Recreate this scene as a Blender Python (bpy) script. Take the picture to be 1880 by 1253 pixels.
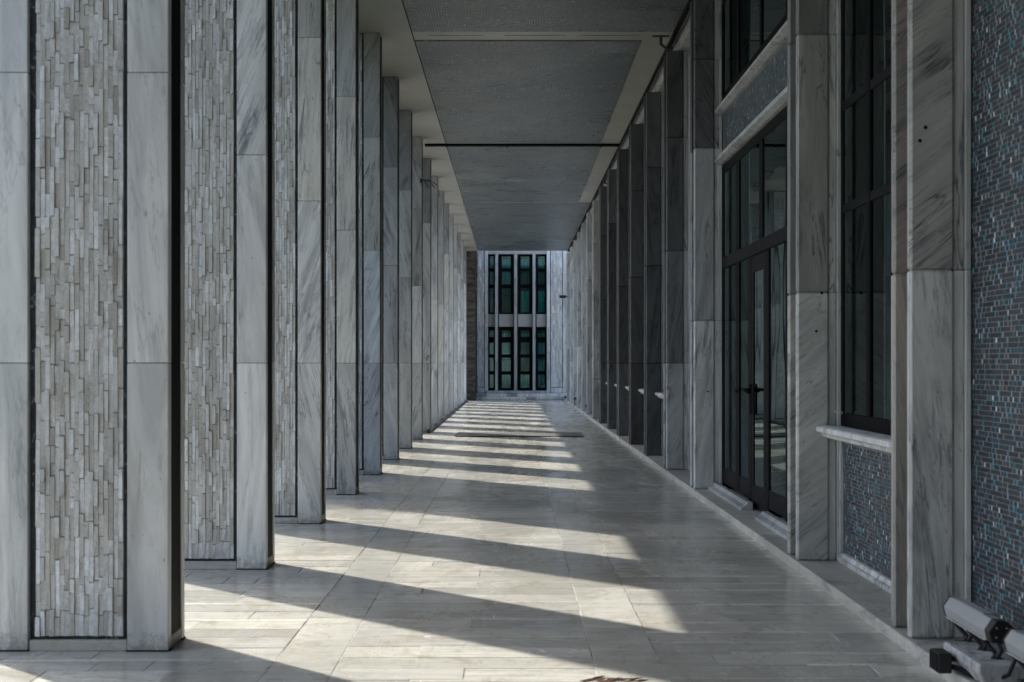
import bpy, bmesh, math, random
from mathutils import Vector, Matrix
R = math.radians
random.seed(7)
S = bpy.context.scene
for o in list(bpy.data.objects): bpy.data.objects.remove(o)
C = S.collection

# ------------------------------------------------------------------ camera, world, sun, exposure
FPX = 2278.0
cam = bpy.data.cameras.new('camera'); cam.sensor_width = 36; cam.lens = FPX * 36 / 1880
cam.shift_y = 0.0215; cam.shift_x = -0.001
cam.clip_start = 0.05; cam.clip_end = 2000
cam.dof.use_dof = True; cam.dof.focus_distance = 16.0; cam.dof.aperture_fstop = 5.0
co = bpy.data.objects.new('camera', cam); C.objects.link(co)
co.location = (0, 0, 1.3); co.rotation_euler = (R(90), 0, 0)
S.camera = co

SUN_EL, SUN_DIR = 48.3, (-0.747, 0.665)          # horizontal direction towards the sun
W = bpy.data.worlds.new('World'); S.world = W; W.use_nodes = True
nt = W.node_tree; nt.nodes.clear()
sky = nt.nodes.new('ShaderNodeTexSky'); sky.sky_type = 'NISHITA'; sky.sun_disc = False
sky.sun_elevation = R(SUN_EL); sky.sun_rotation = math.atan2(SUN_DIR[0], SUN_DIR[1])
sky.air_density = 1.0; sky.dust_density = 1.7; sky.ozone_density = 0.8
bg = nt.nodes.new('ShaderNodeBackground'); bg.inputs['Strength'].default_value = 0.15
wo = nt.nodes.new('ShaderNodeOutputWorld')
nt.links.new(sky.outputs[0], bg.inputs[0]); nt.links.new(bg.outputs[0], wo.inputs[0])
sl = bpy.data.lights.new('sun', 'SUN'); sl.energy = 2.5; sl.angle = R(0.8); sl.color = (1.0, 0.955, 0.89)
so = bpy.data.objects.new('sun', sl); C.objects.link(so)
e = R(SUN_EL)
tosun = Vector((SUN_DIR[0] * math.cos(e), SUN_DIR[1] * math.cos(e), math.sin(e)))
so.rotation_euler = tosun.to_track_quat('Z', 'Y').to_euler(); so.location = (-20, 20, 30)
S.view_settings.view_transform = 'Standard'; S.view_settings.look = 'None'
S.view_settings.gamma = 1; S.view_settings.exposure = 1.28
S.view_settings.use_curve_mapping = False

# ------------------------------------------------------------------ node helpers
class N:
    def __init__(s, name):
        s.m = bpy.data.materials.new(name); s.m.use_nodes = True
        s.t = s.m.node_tree; s.b = s.t.nodes['Principled BSDF']; s.out = s.t.nodes['Material Output']
    def n(s, k, **kw):
        x = s.t.nodes.new('ShaderNode' + k)
        for a, v in kw.items():
            setattr(x, a, v)
        return x
    def put(s, inp, v):
        if isinstance(v, bpy.types.NodeSocket): s.t.links.new(v, inp)
        elif v is not None: inp.default_value = v
    def math(s, op, a, b=None, c=None, clamp=False):
        x = s.n('Math', operation=op, use_clamp=clamp); s.put(x.inputs[0], a); s.put(x.inputs[1], b)
        if c is not None: s.put(x.inputs[2], c)
        return x.outputs[0]
    def vmath(s, op, a, b):
        x = s.n('VectorMath', operation=op); s.put(x.inputs[0], a); s.put(x.inputs[1], b); return x.outputs[0]
    def noise(s, vec, scale=1, detail=4, rough=.55, dist=0):
        x = s.n('TexNoise'); s.put(x.inputs['Vector'], vec)
        x.inputs['Scale'].default_value = scale; x.inputs['Detail'].default_value = detail
        x.inputs['Roughness'].default_value = rough; x.inputs['Distortion'].default_value = dist
        return x.outputs[0]
    def ramp(s, f, stops, interp='LINEAR'):
        x = s.n('ValToRGB'); x.color_ramp.interpolation = interp; s.put(x.inputs[0], f)
        el = x.color_ramp.elements
        while len(el) < len(stops): el.new(.5)
        for q, (p, c) in zip(el, stops):
            q.position = p; q.color = (c, c, c, 1) if isinstance(c, (int, float)) else (*c, 1)
        return x.outputs[0]
    def mix(s, f, a, b, blend='MIX'):
        x = s.n('Mix', data_type='RGBA', blend_type=blend)
        s.put(x.inputs[0], f)
        for i, v in ((6, a), (7, b)):
            if isinstance(v, tuple) and len(v) == 3: v = (*v, 1)
            s.put(x.inputs[i], v)
        return x.outputs[2]
    def bump(s, h, strength=.3, dist=.01):
        x = s.n('Bump'); x.inputs['Strength'].default_value = strength; x.inputs['Distance'].default_value = dist
        s.put(x.inputs['Height'], h); s.t.links.new(x.outputs[0], s.b.inputs['Normal'])
    def fin(s, col=None, rough=None, spec=None, metal=None):
        s.put(s.b.inputs['Base Color'], (*col, 1) if isinstance(col, tuple) else col)
        s.put(s.b.inputs['Roughness'], rough)
        if spec is not None: s.b.inputs['Specular IOR Level'].default_value = spec
        if metal is not None: s.b.inputs['Metallic'].default_value = metal
        return s.m
    def rnd(s):
        """one random number per object (stored seed) and per loose piece"""
        oi = s.n('ObjectInfo'); sp = s.n('SeparateColor'); s.put(sp.inputs[0], oi.outputs['Color'])
        g = s.n('NewGeometry')
        v = s.math('ADD', s.math('MULTIPLY', sp.outputs[2], 17.3), s.math('MULTIPLY', g.outputs['Random Per Island'], 9.7))
        w = s.n('TexWhiteNoise', noise_dimensions='1D'); s.put(w.inputs['W'], v)
        return w.outputs['Value'], w.outputs['Color'], sp, oi, g

def marble_mat(name, light, mid, dark, rough=.38, squash=(4.2, 3.2, .55), axis='Y', island=False, vein=.5):
    """polished marble with soft directional streaks; obj.color = (darkness, warmth, seed, streak angle)"""
    k = N(name); r, rc, sp, oi, g = k.rnd()
    if not island:
        w = k.n('TexWhiteNoise', noise_dimensions='1D'); k.put(w.inputs['W'], k.math('MULTIPLY', sp.outputs[2], 17.3))
        r, rc = w.outputs['Value'], w.outputs['Color']
    off = k.vmath('MULTIPLY', rc, (23., 31., 17.))
    p = k.vmath('ADD', g.outputs['Position'], off)
    if axis == 'Y':
        vr = k.n('VectorRotate', rotation_type='Y_AXIS'); k.put(vr.inputs['Vector'], p)
        k.put(vr.inputs['Angle'], k.math('MULTIPLY', k.math('SUBTRACT', oi.outputs['Alpha'], .5), 2.4)); p = vr.outputs[0]
    q = k.vmath('MULTIPLY', p, squash)
    a = k.noise(q, 1.0, 6, .6, 1.1)
    b = k.noise(k.vmath('MULTIPLY', q, (2.6, 2.6, 1.7)), 1.3, 12, .74, .55)
    c = k.noise(p, 1.6, 4, .5, .4)
    f = k.noise(p, 60, 3, .6, 0)
    col = k.mix(k.ramp(a, [(.36, 0.), (.62, 1.)]), light, mid)
    st = k.math('MULTIPLY', k.ramp(b, [(.52, 0.), (.555, .5), (.585, .65), (.66, .8)]), k.ramp(c, [(.40, .05), (.58, 1.)]))
    st = k.math('MULTIPLY', st, k.math('ADD', .5, k.math('MULTIPLY', r, vein * 1.7), clamp=True))
    if axis == 'Y': st = k.math('MULTIPLY', st, k.math('ADD', .42, k.math('MULTIPLY', sp.outputs[0], 5.), clamp=True))
    col = k.mix(st, col, dark)
    rn = k.noise(k.vmath('ADD', k.vmath('MULTIPLY', q, (.9, .9, .8)), (3., 7., 1.)), 1.0, 5, .55, 1.6)
    rd = k.math('ABSOLUTE', k.math('SUBTRACT', rn, .5))
    rd = k.math('MULTIPLY', k.ramp(rd, [(0, 1.), (.004, .7), (.010, .12), (.022, 0.)]), k.ramp(c, [(.40, .1), (.55, .95)]))
    if axis == 'Y': rd = k.math('MULTIPLY', rd, k.math('ADD', .35, k.math('MULTIPLY', sp.outputs[0], 4.), clamp=True))
    col = k.mix(rd, col, dark)
    if axis == 'Y':                       # a second set of hairline veins and short rust coloured flecks
        hn = k.noise(k.vmath('ADD', k.vmath('MULTIPLY', q, (2.1, 2.1, 1.5)), (11., 2., 5.)), 1.0, 8, .6, 1.3)
        hr = k.ramp(k.math('ABSOLUTE', k.math('SUBTRACT', hn, .52)), [(0, .6), (.004, .25), (.009, 0.)])
        hr = k.math('MULTIPLY', hr, k.math('ADD', .40, k.math('MULTIPLY', sp.outputs[0], 4.), clamp=True))
        col = k.mix(hr, col, (.15, .165, .18))
        pk = k.noise(k.vmath('MULTIPLY', p, (48., 48., 20.)), 1.0, 2, .5)
        col = k.mix(k.ramp(pk, [(.735, 0.), (.76, .7)]), col, (.12, .10, .075))
    col = k.mix(k.ramp(f, [(.35, .0), (.8, .10)]), col, mid)
    # per slab value and warmth
    v = k.math('SUBTRACT', 1.06, k.math('MULTIPLY', sp.outputs[0], .95))
    v = k.math('MULTIPLY', v, k.math('ADD', .88, k.math('MULTIPLY', r, .2)))
    cc = k.n('CombineColor'); 
    for i in range(3): k.put(cc.inputs[i], k.math('MULTIPLY', v, k.math('ADD', 1.0, k.math('MULTIPLY', sp.outputs[0], (-.02, .03, .14)[i]))))
    col = k.mix(1.0, col, cc.outputs[0], 'MULTIPLY')
    wc = k.mix(k.ramp(sp.outputs[1], [(.45, 0.), (.85, 1.)]), (.90, .87, .72), (.74, .50, .36))
    col = k.mix(sp.outputs[1], col, wc, 'MULTIPLY')
    # grime: drips and smudges of their own
    g2 = k.noise(k.vmath('MULTIPLY', g.outputs['Position'], (9, 9, 1.2)), 1.2, 5, .65, .4)
    col = k.mix(k.ramp(g2, [(.55, 0.), (.78, .35)]), col, (.20, .175, .14))
    if axis == 'N':                       # worn patches, tea coloured stains and specks on the floor
        w1 = k.noise(g.outputs['Position'], 1.1, 6, .62, .7); w2 = k.noise(g.outputs['Position'], 70, 2, .5)
        col = k.mix(k.ramp(w1, [(.47, 0.), (.66, .55)]), col, (.37, .35, .29))
        col = k.mix(k.ramp(w2, [(.67, 0.), (.74, .6)]), col, (.17, .15, .12))
        pp = g.outputs['Position']
        sc1 = k.noise(k.vmath('MULTIPLY', pp, (2.2, 22., 1.)), 1.6, 7, .72, 1.4)
        sc2 = k.noise(k.vmath('MULTIPLY', pp, (16., 2.4, 1.)), 1.3, 7, .72, 1.6)
        col = k.mix(k.ramp(sc1, [(.57, 0.), (.61, .42), (.68, .62)]), col, (.30, .285, .24))
        col = k.mix(k.ramp(sc2, [(.60, 0.), (.64, .42)]), col, (.25, .24, .215))
        st2 = k.noise(pp, 3.4, 7, .7, 1.1)
        col = k.mix(k.ramp(st2, [(.54, 0.), (.60, .36), (.70, .6)]), col, (.31, .265, .19))
        worn = k.noise(k.vmath('MULTIPLY', pp, (1., .35, 1.)), 1.5, 6, .65, .8)
    else:                                 # splashed dirt at the foot of the slabs
        sz = k.n('SeparateXYZ'); k.put(sz.inputs[0], g.outputs['Position'])
        dm = k.math('ADD', k.noise(g.outputs['Position'], 22, 5, .7), k.math('MULTIPLY', sz.outputs[2], -2.6))
        col = k.mix(k.ramp(dm, [(.28, 0.), (.5, .6)]), col, (.17, .145, .11))
    rr = k.math('ADD', rough - .08, k.math('MULTIPLY', c, .28 if rough > .25 else .22))
    if axis == 'N':
        rr = k.math('ADD', rr, k.math('ADD', k.math('MULTIPLY', k.ramp(worn, [(.46, 0.), (.60, 1.)]), .15), k.math('MULTIPLY', k.ramp(sc1, [(.58, 0.), (.66, 1.)]), .12)))
    k.bump(k.math('ADD', k.math('MULTIPLY', f, .25), k.math('MULTIPLY', b, .6)), .18, .004)
    return k.fin(col, rr, .45)

M = {}
M['marble'] = marble_mat('marble_slab', (.72, .725, .71), (.46, .475, .475), (.085, .10, .12), .36)
M['kerb'] = marble_mat('kerb_marble', (.55, .54, .50), (.44, .43, .40), (.24, .23, .21), .45, (1.2, 1.2, 6), 'N')
M['paver'] = marble_mat('floor_marble', (.80, .77, .67), (.70, .68, .595), (.45, .445, .385), .13, (.9, 7.5, 1.), 'N', True, .8)

k = N('stacked_stone'); r, rc, sp, oi, g = k.rnd()
p = g.outputs['Position']
n1 = k.noise(k.vmath('ADD', p, k.vmath('MULTIPLY', rc, (9., 9., 9.))), 26, 5, .65, .3)
n2 = k.noise(p, 1.4, 3, .5)
col = k.ramp(r, [(0, (.43, .42, .385)), (.3, (.56, .555, .525)), (.62, (.64, .64, .62)), (.88, (.70, .715, .73)), (1, (.82, .84, .86))])
col = k.mix(k.ramp(n1, [(.42, 0.), (.72, .55)]), col, (.33, .32, .29))
col = k.mix(k.ramp(n2, [(.4, 0.), (.7, .35)]), col, (.55, .56, .57))
k.bump(k.math('ADD', n1, k.math('MULTIPLY', k.noise(p, 90, 3, .6), .4)), .9, .010)
w1 = k.noise(k.vmath('MULTIPLY', p, (7., 7., 1.6)), 1.0, 6, .7, .6)
col = k.mix(k.ramp(w1, [(.50, 0.), (.70, .6)]), col, (.27, .265, .245))
pt = k.noise(p, 120, 3, .7); col = k.mix(k.ramp(pt, [(.60, 0.), (.70, .55)]), col, (.16, .155, .14))
M['stone'] = k.fin(col, .75, .35)

k = N('mortar'); g = k.n('NewGeometry'); M['mortar'] = k.fin(k.mix(k.noise(g.outputs['Position'], 12, 6, .7), (.10, .098, .09), (.46, .45, .42)), .9, .2)
k = N('brown_stone'); r, rc, sp, oi, g = k.rnd(); p = g.outputs['Position']
n1 = k.noise(k.vmath('ADD', p, k.vmath('MULTIPLY', rc, (9., 9., 9.))), 12, 5, .7, .3)
col = k.mix(r, (.035, .031, .027), (.11, .10, .085)); col = k.mix(k.ramp(n1, [(.4, 0.), (.7, .6)]), col, (.04, .033, .028))
k.bump(n1, .8, .02); M['brown'] = k.fin(col, .9, .2)

k = N('black_slate'); g = k.n('NewGeometry'); p = g.outputs['Position']
vn = k.n('TexVoronoi', feature='DISTANCE_TO_EDGE'); k.put(vn.inputs['Vector'], k.vmath('ADD', p, k.vmath('MULTIPLY', k.n('TexNoise').outputs[1], (.2, .2, .2)))); vn.inputs['Scale'].default_value = 7
n1 = k.noise(p, 30, 5, .7)
vv = k.math('MULTIPLY', k.ramp(vn.outputs[0], [(0, 1.), (.03, 0.)]), k.ramp(n1, [(.5, 0.), (.62, 1.)]))
col = k.mix(k.ramp(n1, [(.45, 0.), (.75, .8)]), (.010, .013, .017), (.05, .062, .072)); col = k.mix(vv, col, (.32, .33, .34))
k.bump(n1, .4, .003); M['slate'] = k.fin(col, .42, .3)

k = N('recess_slate'); g = k.n('NewGeometry'); n1 = k.noise(k.vmath('MULTIPLY', g.outputs['Position'], (20, 20, 3)), 1, 5, .6)
M['recess'] = k.fin(k.mix(n1, (.004, .0045, .005), (.012, .013, .014)), .6, .08)

k = N('mosaic_tile'); at = k.n('Attribute', attribute_name='tile'); g = k.n('NewGeometry')
n1 = k.noise(g.outputs['Position'], 45, 3, .6); r = g.outputs['Random Per Island']
col = k.mix(k.math('MULTIPLY', n1, .45), at.outputs['Color'], (.09, .095, .10))
k.bump(k.noise(g.outputs['Position'], 30, 2, .5), .25, .002)
M['tile'] = k.fin(col, k.math('ADD', .18, k.math('MULTIPLY', n1, .35)), .35)
k = N('mosaic_grout'); g = k.n('NewGeometry'); M['grout'] = k.fin(k.mix(k.noise(g.outputs['Position'], 8, 4, .6), (.17, .168, .165), (.30, .29, .285)), .8, .2)
k = N('floor_grout'); g = k.n('NewGeometry'); M['fgrout'] = k.fin(k.mix(k.ramp(k.noise(g.outputs['Position'], 2.2, 6, .7), [(.42, 0.), (.58, 1.)]), (.055, .05, .042), (.55, .54, .50)), .8, .2)

k = N('painted_ceiling'); g = k.n('NewGeometry'); p = g.outputs['Position']
n1 = k.noise(p, .9, 5, .6, .5); n2 = k.noise(p, 40, 3, .5)
col = k.mix(k.ramp(n1, [(.35, 0.), (.7, 1.)]), (.34, .335, .295), (.27, .265, .235))
k.bump(n2, .12, .003); M['ceiling'] = k.fin(col, .36, .6)

k = N('ceiling_mosaic'); g = k.n('NewGeometry'); p = g.outputs['Position']
br = k.n('TexBrick'); br.offset = .5; k.put(br.inputs['Vector'], k.vmath('ADD', p, (50., 50., 0.)))
br.inputs['Scale'].default_value = 1; br.inputs['Brick Width'].default_value = .030; br.inputs['Row Height'].default_value = .022
br.inputs['Mortar Size'].default_value = .0035; br.inputs['Mortar Smooth'].default_value = .3; br.inputs['Bias'].default_value = -.1
br.inputs['Color1'].default_value = (.07, .09, .10, 1); br.inputs['Color2'].default_value = (.42, .44, .42, 1); br.inputs['Mortar'].default_value = (.085, .088, .085, 1)
n1 = k.noise(p, .55, 5, .6, .6); n2 = k.noise(k.vmath('MULTIPLY', p, (1.3, 5., 1.)), 1.5, 6, .7, .8)
col = k.mix(k.ramp(n1, [(.40, 0.), (.62, .75)]), k.mix(.35, br.outputs['Color'], (.06, .085, .10)), (.36, .365, .33))
col = k.mix(k.ramp(n2, [(.55, 0.), (.63, .8)]), col, (.04, .05, .06))
col = k.mix(k.ramp(k.noise(p, .8, 3, .5), [(.45, 0.), (.65, .25)]), col, (.20, .16, .14))
wv = k.n('TexWave', wave_type='BANDS', bands_direction='X'); k.put(wv.inputs['Vector'], p); wv.inputs['Scale'].default_value = 10.5; wv.inputs['Distortion'].default_value = .4
k.bump(k.math('ADD', k.math('ADD', k.math('MULTIPLY', br.outputs['Fac'], -1.), k.math('MULTIPLY', wv.outputs[1], .6)), n2), .5, .006)
m1 = k.noise(k.vmath('MULTIPLY', p, (1.0, 1.9, 1.)), .9, 6, .68, 1.0); m2 = k.noise(k.vmath('MULTIPLY', p, (2.2, 9., 1.)), 1.3, 5, .7, 1.2)
col = k.mix(1.0, col, (.52, .57, .56), 'MULTIPLY')
col = k.mix(k.ramp(m1, [(.42, .75), (.62, 0.)]), col, (.035, .05, .062))
col = k.mix(k.ramp(m2, [(.60, 0.), (.66, .85)]), col, (.02, .026, .032))
sp_ = k.noise(p, 32, 1, .4); col = k.mix(k.ramp(sp_, [(.66, 0.), (.72, .6)]), col, (.45, .47, .45))
M['cmosaic'] = k.fin(col, k.math('ADD', .12, k.math('MULTIPLY', m1, .38)), .85)

def plain(name, c, rough, metal=0, spec=.5, var=.3, bump=.1):
    k = N(name); g = k.n('NewGeometry'); n1 = k.noise(g.outputs['Position'], 14, 5, .65)
    k.bump(n1, bump, .003)
    return k.fin(k.mix(n1, tuple(x * (1 - var) for x in c), tuple(x * (1 + var) for x in c)), k.math('ADD', rough - .08, k.math('MULTIPLY', n1, .2)), spec, metal)
M['black'] = plain('black_frame', (.006, .0062, .007), .55, 0, .04)
M['rail'] = plain('grey_rail', (.012, .013, .015), .58, 0, .05)
M['alu'] = plain('grey_housing', (.33, .345, .35), .42, .1, .5, .12)
M['steel'] = plain('perforated_steel', (.42, .41, .38), .38, .3, .5)
M['rubber'] = plain('black_plastic', (.012, .012, .013), .5)
M['dried'] = plain('dried_leaf', (.11, .055, .032), .7, 0, .3, .6)
M['dried2'] = plain('dark_dried_leaf', (.035, .02, .014), .7, 0, .3, .6)
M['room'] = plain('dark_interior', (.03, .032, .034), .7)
M['curtain'] = plain('teal_curtain', (.10, .29, .29), .8, 0, .2)
M['blind'] = plain('pale_blind', (.17, .24, .26), .8, 0, .2)
M['concrete'] = plain('grey_concrete', (.36, .35, .33), .7, 0, .3, .18)
M['bulb'] = plain('lamp_glass', (.55, .55, .52), .1, 0, .6)

k = N('ground_paving'); g = k.n('NewGeometry'); n1 = k.noise(g.outputs['Position'], .4, 6, .6)
M['ground'] = k.fin(k.mix(n1, (.44, .43, .40), (.56, .545, .51)), .8, .3)

M['added_lawn'] = plain('added_lawn', (.055, .07, .035), .9, 0, .2, .5)
M['leaf'] = plain('cypress_leaf', (.03, .06, .025), .7, 0, .3, .5)
M['bark'] = plain('bark', (.12, .09, .06), .9, 0, .2, .4, .6)
def glass(name, tint, wav=.05, trans=.55):
    k = N(name); k.t.nodes.remove(k.b)
    tr = k.n('BsdfTransparent'); tr.inputs[0].default_value = (*[x * trans for x in tint], 1)
    gl = k.n('BsdfGlossy'); gl.inputs['Roughness'].default_value = .015; gl.inputs[0].default_value = (.50, .62, .63, 1)
    fr = k.n('Fresnel'); fr.inputs[0].default_value = 1.52
    g = k.n('NewGeometry'); bp = k.n('Bump'); bp.inputs['Strength'].default_value = wav; bp.inputs['Distance'].default_value = .08
    k.put(bp.inputs['Height'], k.noise(k.vmath('MULTIPLY', g.outputs['Position'], (1.6, 1.6, .5)), 1.1, 1, .4))
    k.t.links.new(bp.outputs[0], gl.inputs['Normal'])
    mx = k.n('MixShader'); k.put(mx.inputs[0], k.math('ADD', fr.outputs[0], .06, clamp=True))
    k.put(mx.inputs[1], tr.outputs[0]); k.put(mx.inputs[2], gl.outputs[0]); k.put(k.out.inputs[0], mx.outputs[0])
    return k.m
M['glass'] = glass('window_glass', (.40, .62, .62), .05, .12)
M['glass_far'] = glass('teal_glass', (.60, .95, .95), .12, 1.0)

# ------------------------------------------------------------------ mesh helpers
class MB:
    def __init__(s): s.v = []; s.f = []; s.mi = []; s.col = []
    def box(s, x0, x1, y0, y1, z0, z1, mi=0, skip='', col=None):
        b = len(s.v)
        s.v += [(x0, y0, z0), (x1, y0, z0), (x1, y1, z0), (x0, y1, z0), (x0, y0, z1), (x1, y0, z1), (x1, y1, z1), (x0, y1, z1)]
        F = {'d': (0, 3, 2, 1), 'u': (4, 5, 6, 7), 'f': (0, 1, 5, 4), 'b': (2, 3, 7, 6), 'r': (1, 2, 6, 5), 'l': (3, 0, 4, 7)}
        for q, t in F.items():
            if q in skip: continue
            s.f.append(tuple(b + i for i in t)); s.mi.append(mi); s.col.append(col)
    def tube(s, pts, r, n=8, mi=0):
        pts = [Vector(p) for p in pts]; rings = []
        for i, p in enumerate(pts):
            d = (pts[min(i + 1, len(pts) - 1)] - pts[max(i - 1, 0)]).normalized()
            a = d.orthogonal().normalized() if i == 0 else (a - d * a.dot(d)).normalized()
            c = d.cross(a); b = len(s.v)
            s.v += [tuple(p + (a * math.cos(t) + c * math.sin(t)) * r) for t in [2 * math.pi * j / n for j in range(n)]]
            rings.append(b)
        for a0, b0 in zip(rings, rings[1:]):
            for j in range(n):
                s.f.append((a0 + j, a0 + (j + 1) % n, b0 + (j + 1) % n, b0 + j)); s.mi.append(mi); s.col.append(None)
        s.f.append(tuple(reversed(range(rings[0], rings[0] + n)))); s.f.append(tuple(range(rings[-1], rings[-1] + n)))
        s.mi += [mi, mi]; s.col += [None, None]
    def prism(s, prof, y0, y1, axis='Y', mi=0):
        """profile of (a,b) points extruded along an axis: Y: (x,z), X: (y,z), Z: (x,y)"""
        n = len(prof); b = len(s.v)
        def P(a, c, t): return {'Y': (a, t, c), 'X': (t, a, c), 'Z': (a, c, t)}[axis]
        s.v += [P(a, c, y0) for a, c in prof] + [P(a, c, y1) for a, c in prof]
        for j in range(n):
            s.f.append((b + j, b + (j + 1) % n, b + n + (j + 1) % n, b + n + j))
        s.f.append(tuple(b + i for i in reversed(range(n)))); s.f.append(tuple(b + n + i for i in range(n)))
        s.mi += [mi] * (n + 2); s.col += [None] * (n + 2)
    def mesh(s, name, mats, fix=True):
        me = bpy.data.meshes.new(name); me.from_pydata(s.v, [], s.f)
        for m in (mats if isinstance(mats, (list, tuple)) else [mats]): me.materials.append(m)
        me.polygons.foreach_set('material_index', s.mi)
        if any(c is not None for c in s.col):
            at = me.color_attributes.new('tile', 'FLOAT_COLOR', 'CORNER'); d = []
            for p, c in zip(me.polygons, s.col): d += list((*(c or (0, 0, 0)), 1)) * p.loop_total
            at.data.foreach_set('color', d)
        if fix:
            bm = bmesh.new(); bm.from_mesh(me); bmesh.ops.recalc_face_normals(bm, faces=bm.faces); bm.to_mesh(me); bm.free()
        me.update(); return me
    def build(s, name, mats, parent=None, loc=(0, 0, 0), bevel=0, smooth=False):
        me = s.mesh(name, mats)
        if bevel: bev(me, bevel)
        if smooth:
            me.polygons.foreach_set('use_smooth', [True] * len(me.polygons))
        return link(name, me, parent, loc)
def bev(me, w, seg=1):
    bm = bmesh.new(); bm.from_mesh(me)
    bmesh.ops.bevel(bm, geom=[e for e in bm.edges], offset=w, segments=seg, affect='EDGES', clamp_overlap=True)
    bm.to_mesh(me); bm.free()
def link(name, me, parent=None, loc=(0, 0, 0)):
    o = bpy.data.objects.new(name, me); C.objects.link(o); o.location = loc
    if parent: o.parent = parent
    o.color = (0, 0, random.random(), .5)
    return o
def one(name, m, x0, x1, y0, y1, z0, z1, parent=None, bevel=0, color=None):
    b = MB(); b.box(x0, x1, y0, y1, z0, z1); o = b.build(name, m, parent, bevel=bevel)
    if color: o.color = color
    return o
_slab = {}
def slab(name, m, x0, x1, y0, y1, z0, z1, parent, b=.004, color=None):
    """a chamfered slab; slabs of the same size share one mesh"""
    key = (m.name, round(x1 - x0, 3), round(y1 - y0, 3), round(z1 - z0, 3), b)
    if key not in _slab:
        q = MB(); q.box((x0 - x1) / 2, (x1 - x0) / 2, (y0 - y1) / 2, (y1 - y0) / 2, 0, z1 - z0)
        me = q.mesh(name, m); bev(me, b); _slab[key] = me
    o = link(name, _slab[key], parent, ((x0 + x1) / 2 + random.uniform(-.001, .001), (y0 + y1) / 2 + random.uniform(-.0014, .0014), z0))
    o.color = color or (0, 0, random.random(), .5 + random.uniform(-.08, .08))
    return o
def thing(name, label, cat, loc=(0, 0, 0), group=None):
    o = bpy.data.objects.new(name, None); C.objects.link(o); o.location = loc; o.empty_display_size = .2
    return tag(o, label, cat, group)
def tag(o, label, cat, group=None):
    o['label'] = label; o['category'] = cat
    if group: o['group'] = group
    return o
def struct(o, label=None, cat=None):
    o['kind'] = 'structure'
    if label: o['label'] = label
    if cat: o['category'] = cat
    return o
def stuff(o): o['kind'] = 'stuff'; return o
ORD = ['nearest', 'second', 'third', 'fourth', 'fifth', 'sixth', 'seventh', 'eighth', 'ninth', 'tenth', 'eleventh', 'twelfth',
       'thirteenth', 'fourteenth', 'fifteenth', 'sixteenth', 'seventeenth', 'eighteenth', 'nineteenth', 'twentieth']

SP = 2.215; HC = 5.15; Y_END = 42.6; NF = 17
# ------------------------------------------------------------------ ground and floor
g = MB(); g.box(-300, 300, -200, 400, -.5, -.14, skip='dlrfb'); o = struct(g.build('ground', M['ground'])); struct(o, 'pale grey paved ground outside the colonnade', 'ground')
g = MB(); g.box(-60, -2.9, -60, 19.5, -.139, -.125, skip='d'); struct(g.build('added_lawn', M['added_lawn']), 'unseen dark green ground added beside the camera to dim the bounced light', 'added_lawn')  # unseen dark ground, added to cut light bounced onto the near ceiling
fl = thing('floor', 'polished grey marble floor of long narrow slabs crossed by sun bars', 'floor'); struct(fl)
one('grout_bed', M['fgrout'], -2.75, 1.775, -6, 43.4, -.139, -.0022, fl)
XB = [(-2.75, -1.04, 0), (-1.04, -.76, 1), (-.76, .35, 0), (.35, .64, 1), (.64, 1.775, 0)]
tiles = []
rr = random.Random(3)
for x0, x1, band in XB:
    y = -6 + rr.random() * .1
    while y < 43.3:
        if band: h = rr.uniform(.75, 1.15); y1 = min(y + h, 43.38); tiles.append((x0, x1, y, y1, 0)); y = y1; continue
        h = rr.choice([.185, .19, .2, .215]); y1 = min(y + h, 43.38)
        xs = [x0, x1]
        if x1 - x0 > 1.3: xs.insert(1, rr.uniform(-2.2, -1.7))
        if rr.random() < .5: xs.insert(-1, x0 + (x1 - x0) * rr.choice([.22, .33, .5, .64, .78]) if len(xs) == 2 else rr.uniform(-1.6, -1.3))
        for a, b in zip(xs, xs[1:]): tiles.append((a, b, y, y1, 0))
        y = y1
        if rr.random() < (.75 if x0 > 0 else .35) and y < 43.2:      # thin pale strips between some rows
            y1 = y + rr.uniform(.022, .036); cut = x0 + (x1 - x0) * rr.choice([0, 0, .3, .55]); c2 = cut + (x1 - cut) * rr.choice([1, 1, .6])
            for a, b, c in ((x0, cut, 0), (cut, c2, 1), (c2, x1, 0)):
                if b - a > .02: tiles.append((a, b, y, y1, c))
            y = y1
inview = [t for t in tiles if t[2] > 4.95 and t[0] > -.42 * t[3] and t[2] < 16 and t[1] > -1.9]
inview.sort(key=lambda t: -(t[3] - t[2]) * (t[1] - t[0]) / t[2] ** 3)
sel = set(inview[:296])
rest = MB(); rest2 = MB(); cache = {}
for t in tiles:
    x0, x1, y0, y1, pale = t; gp = .0021; dz = rr.uniform(-.0011, .0011)
    if t in sel:
        key = (round(x1 - x0, 3), round(y1 - y0, 3))
        if key not in cache:
            b = MB(); w, d = (x1 - x0) / 2 - gp, (y1 - y0) / 2 - gp; b.box(-w, w, -d, d, -.03, 0, skip='d'); cache[key] = b.mesh('paving_slab', M['paver'])
            bev(cache[key], .0012)
        o = link('paving_slab', cache[key], fl, ((x0 + x1) / 2, (y0 + y1) / 2, dz)); o.rotation_euler = (rr.uniform(-.0012, .0012), rr.uniform(-.0006, .0006), 0)
        o.color = (-.16 if pale else rr.uniform(.22, .46), 0 if pale else rr.uniform(0, .25), rr.random(), .5)
    else: (rest2 if pale else rest).box(x0 + gp, x1 - gp, y0 + gp, y1 - gp, -.03, dz, skip='d')
o = stuff(rest.build('paving_slab', M['paver'], fl)); o.color = (.33, .1, .3, .5)
o = stuff(rest2.build('pale_strip', M['paver'], fl)); o.color = (-.16, 0, .3, .5)

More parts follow.
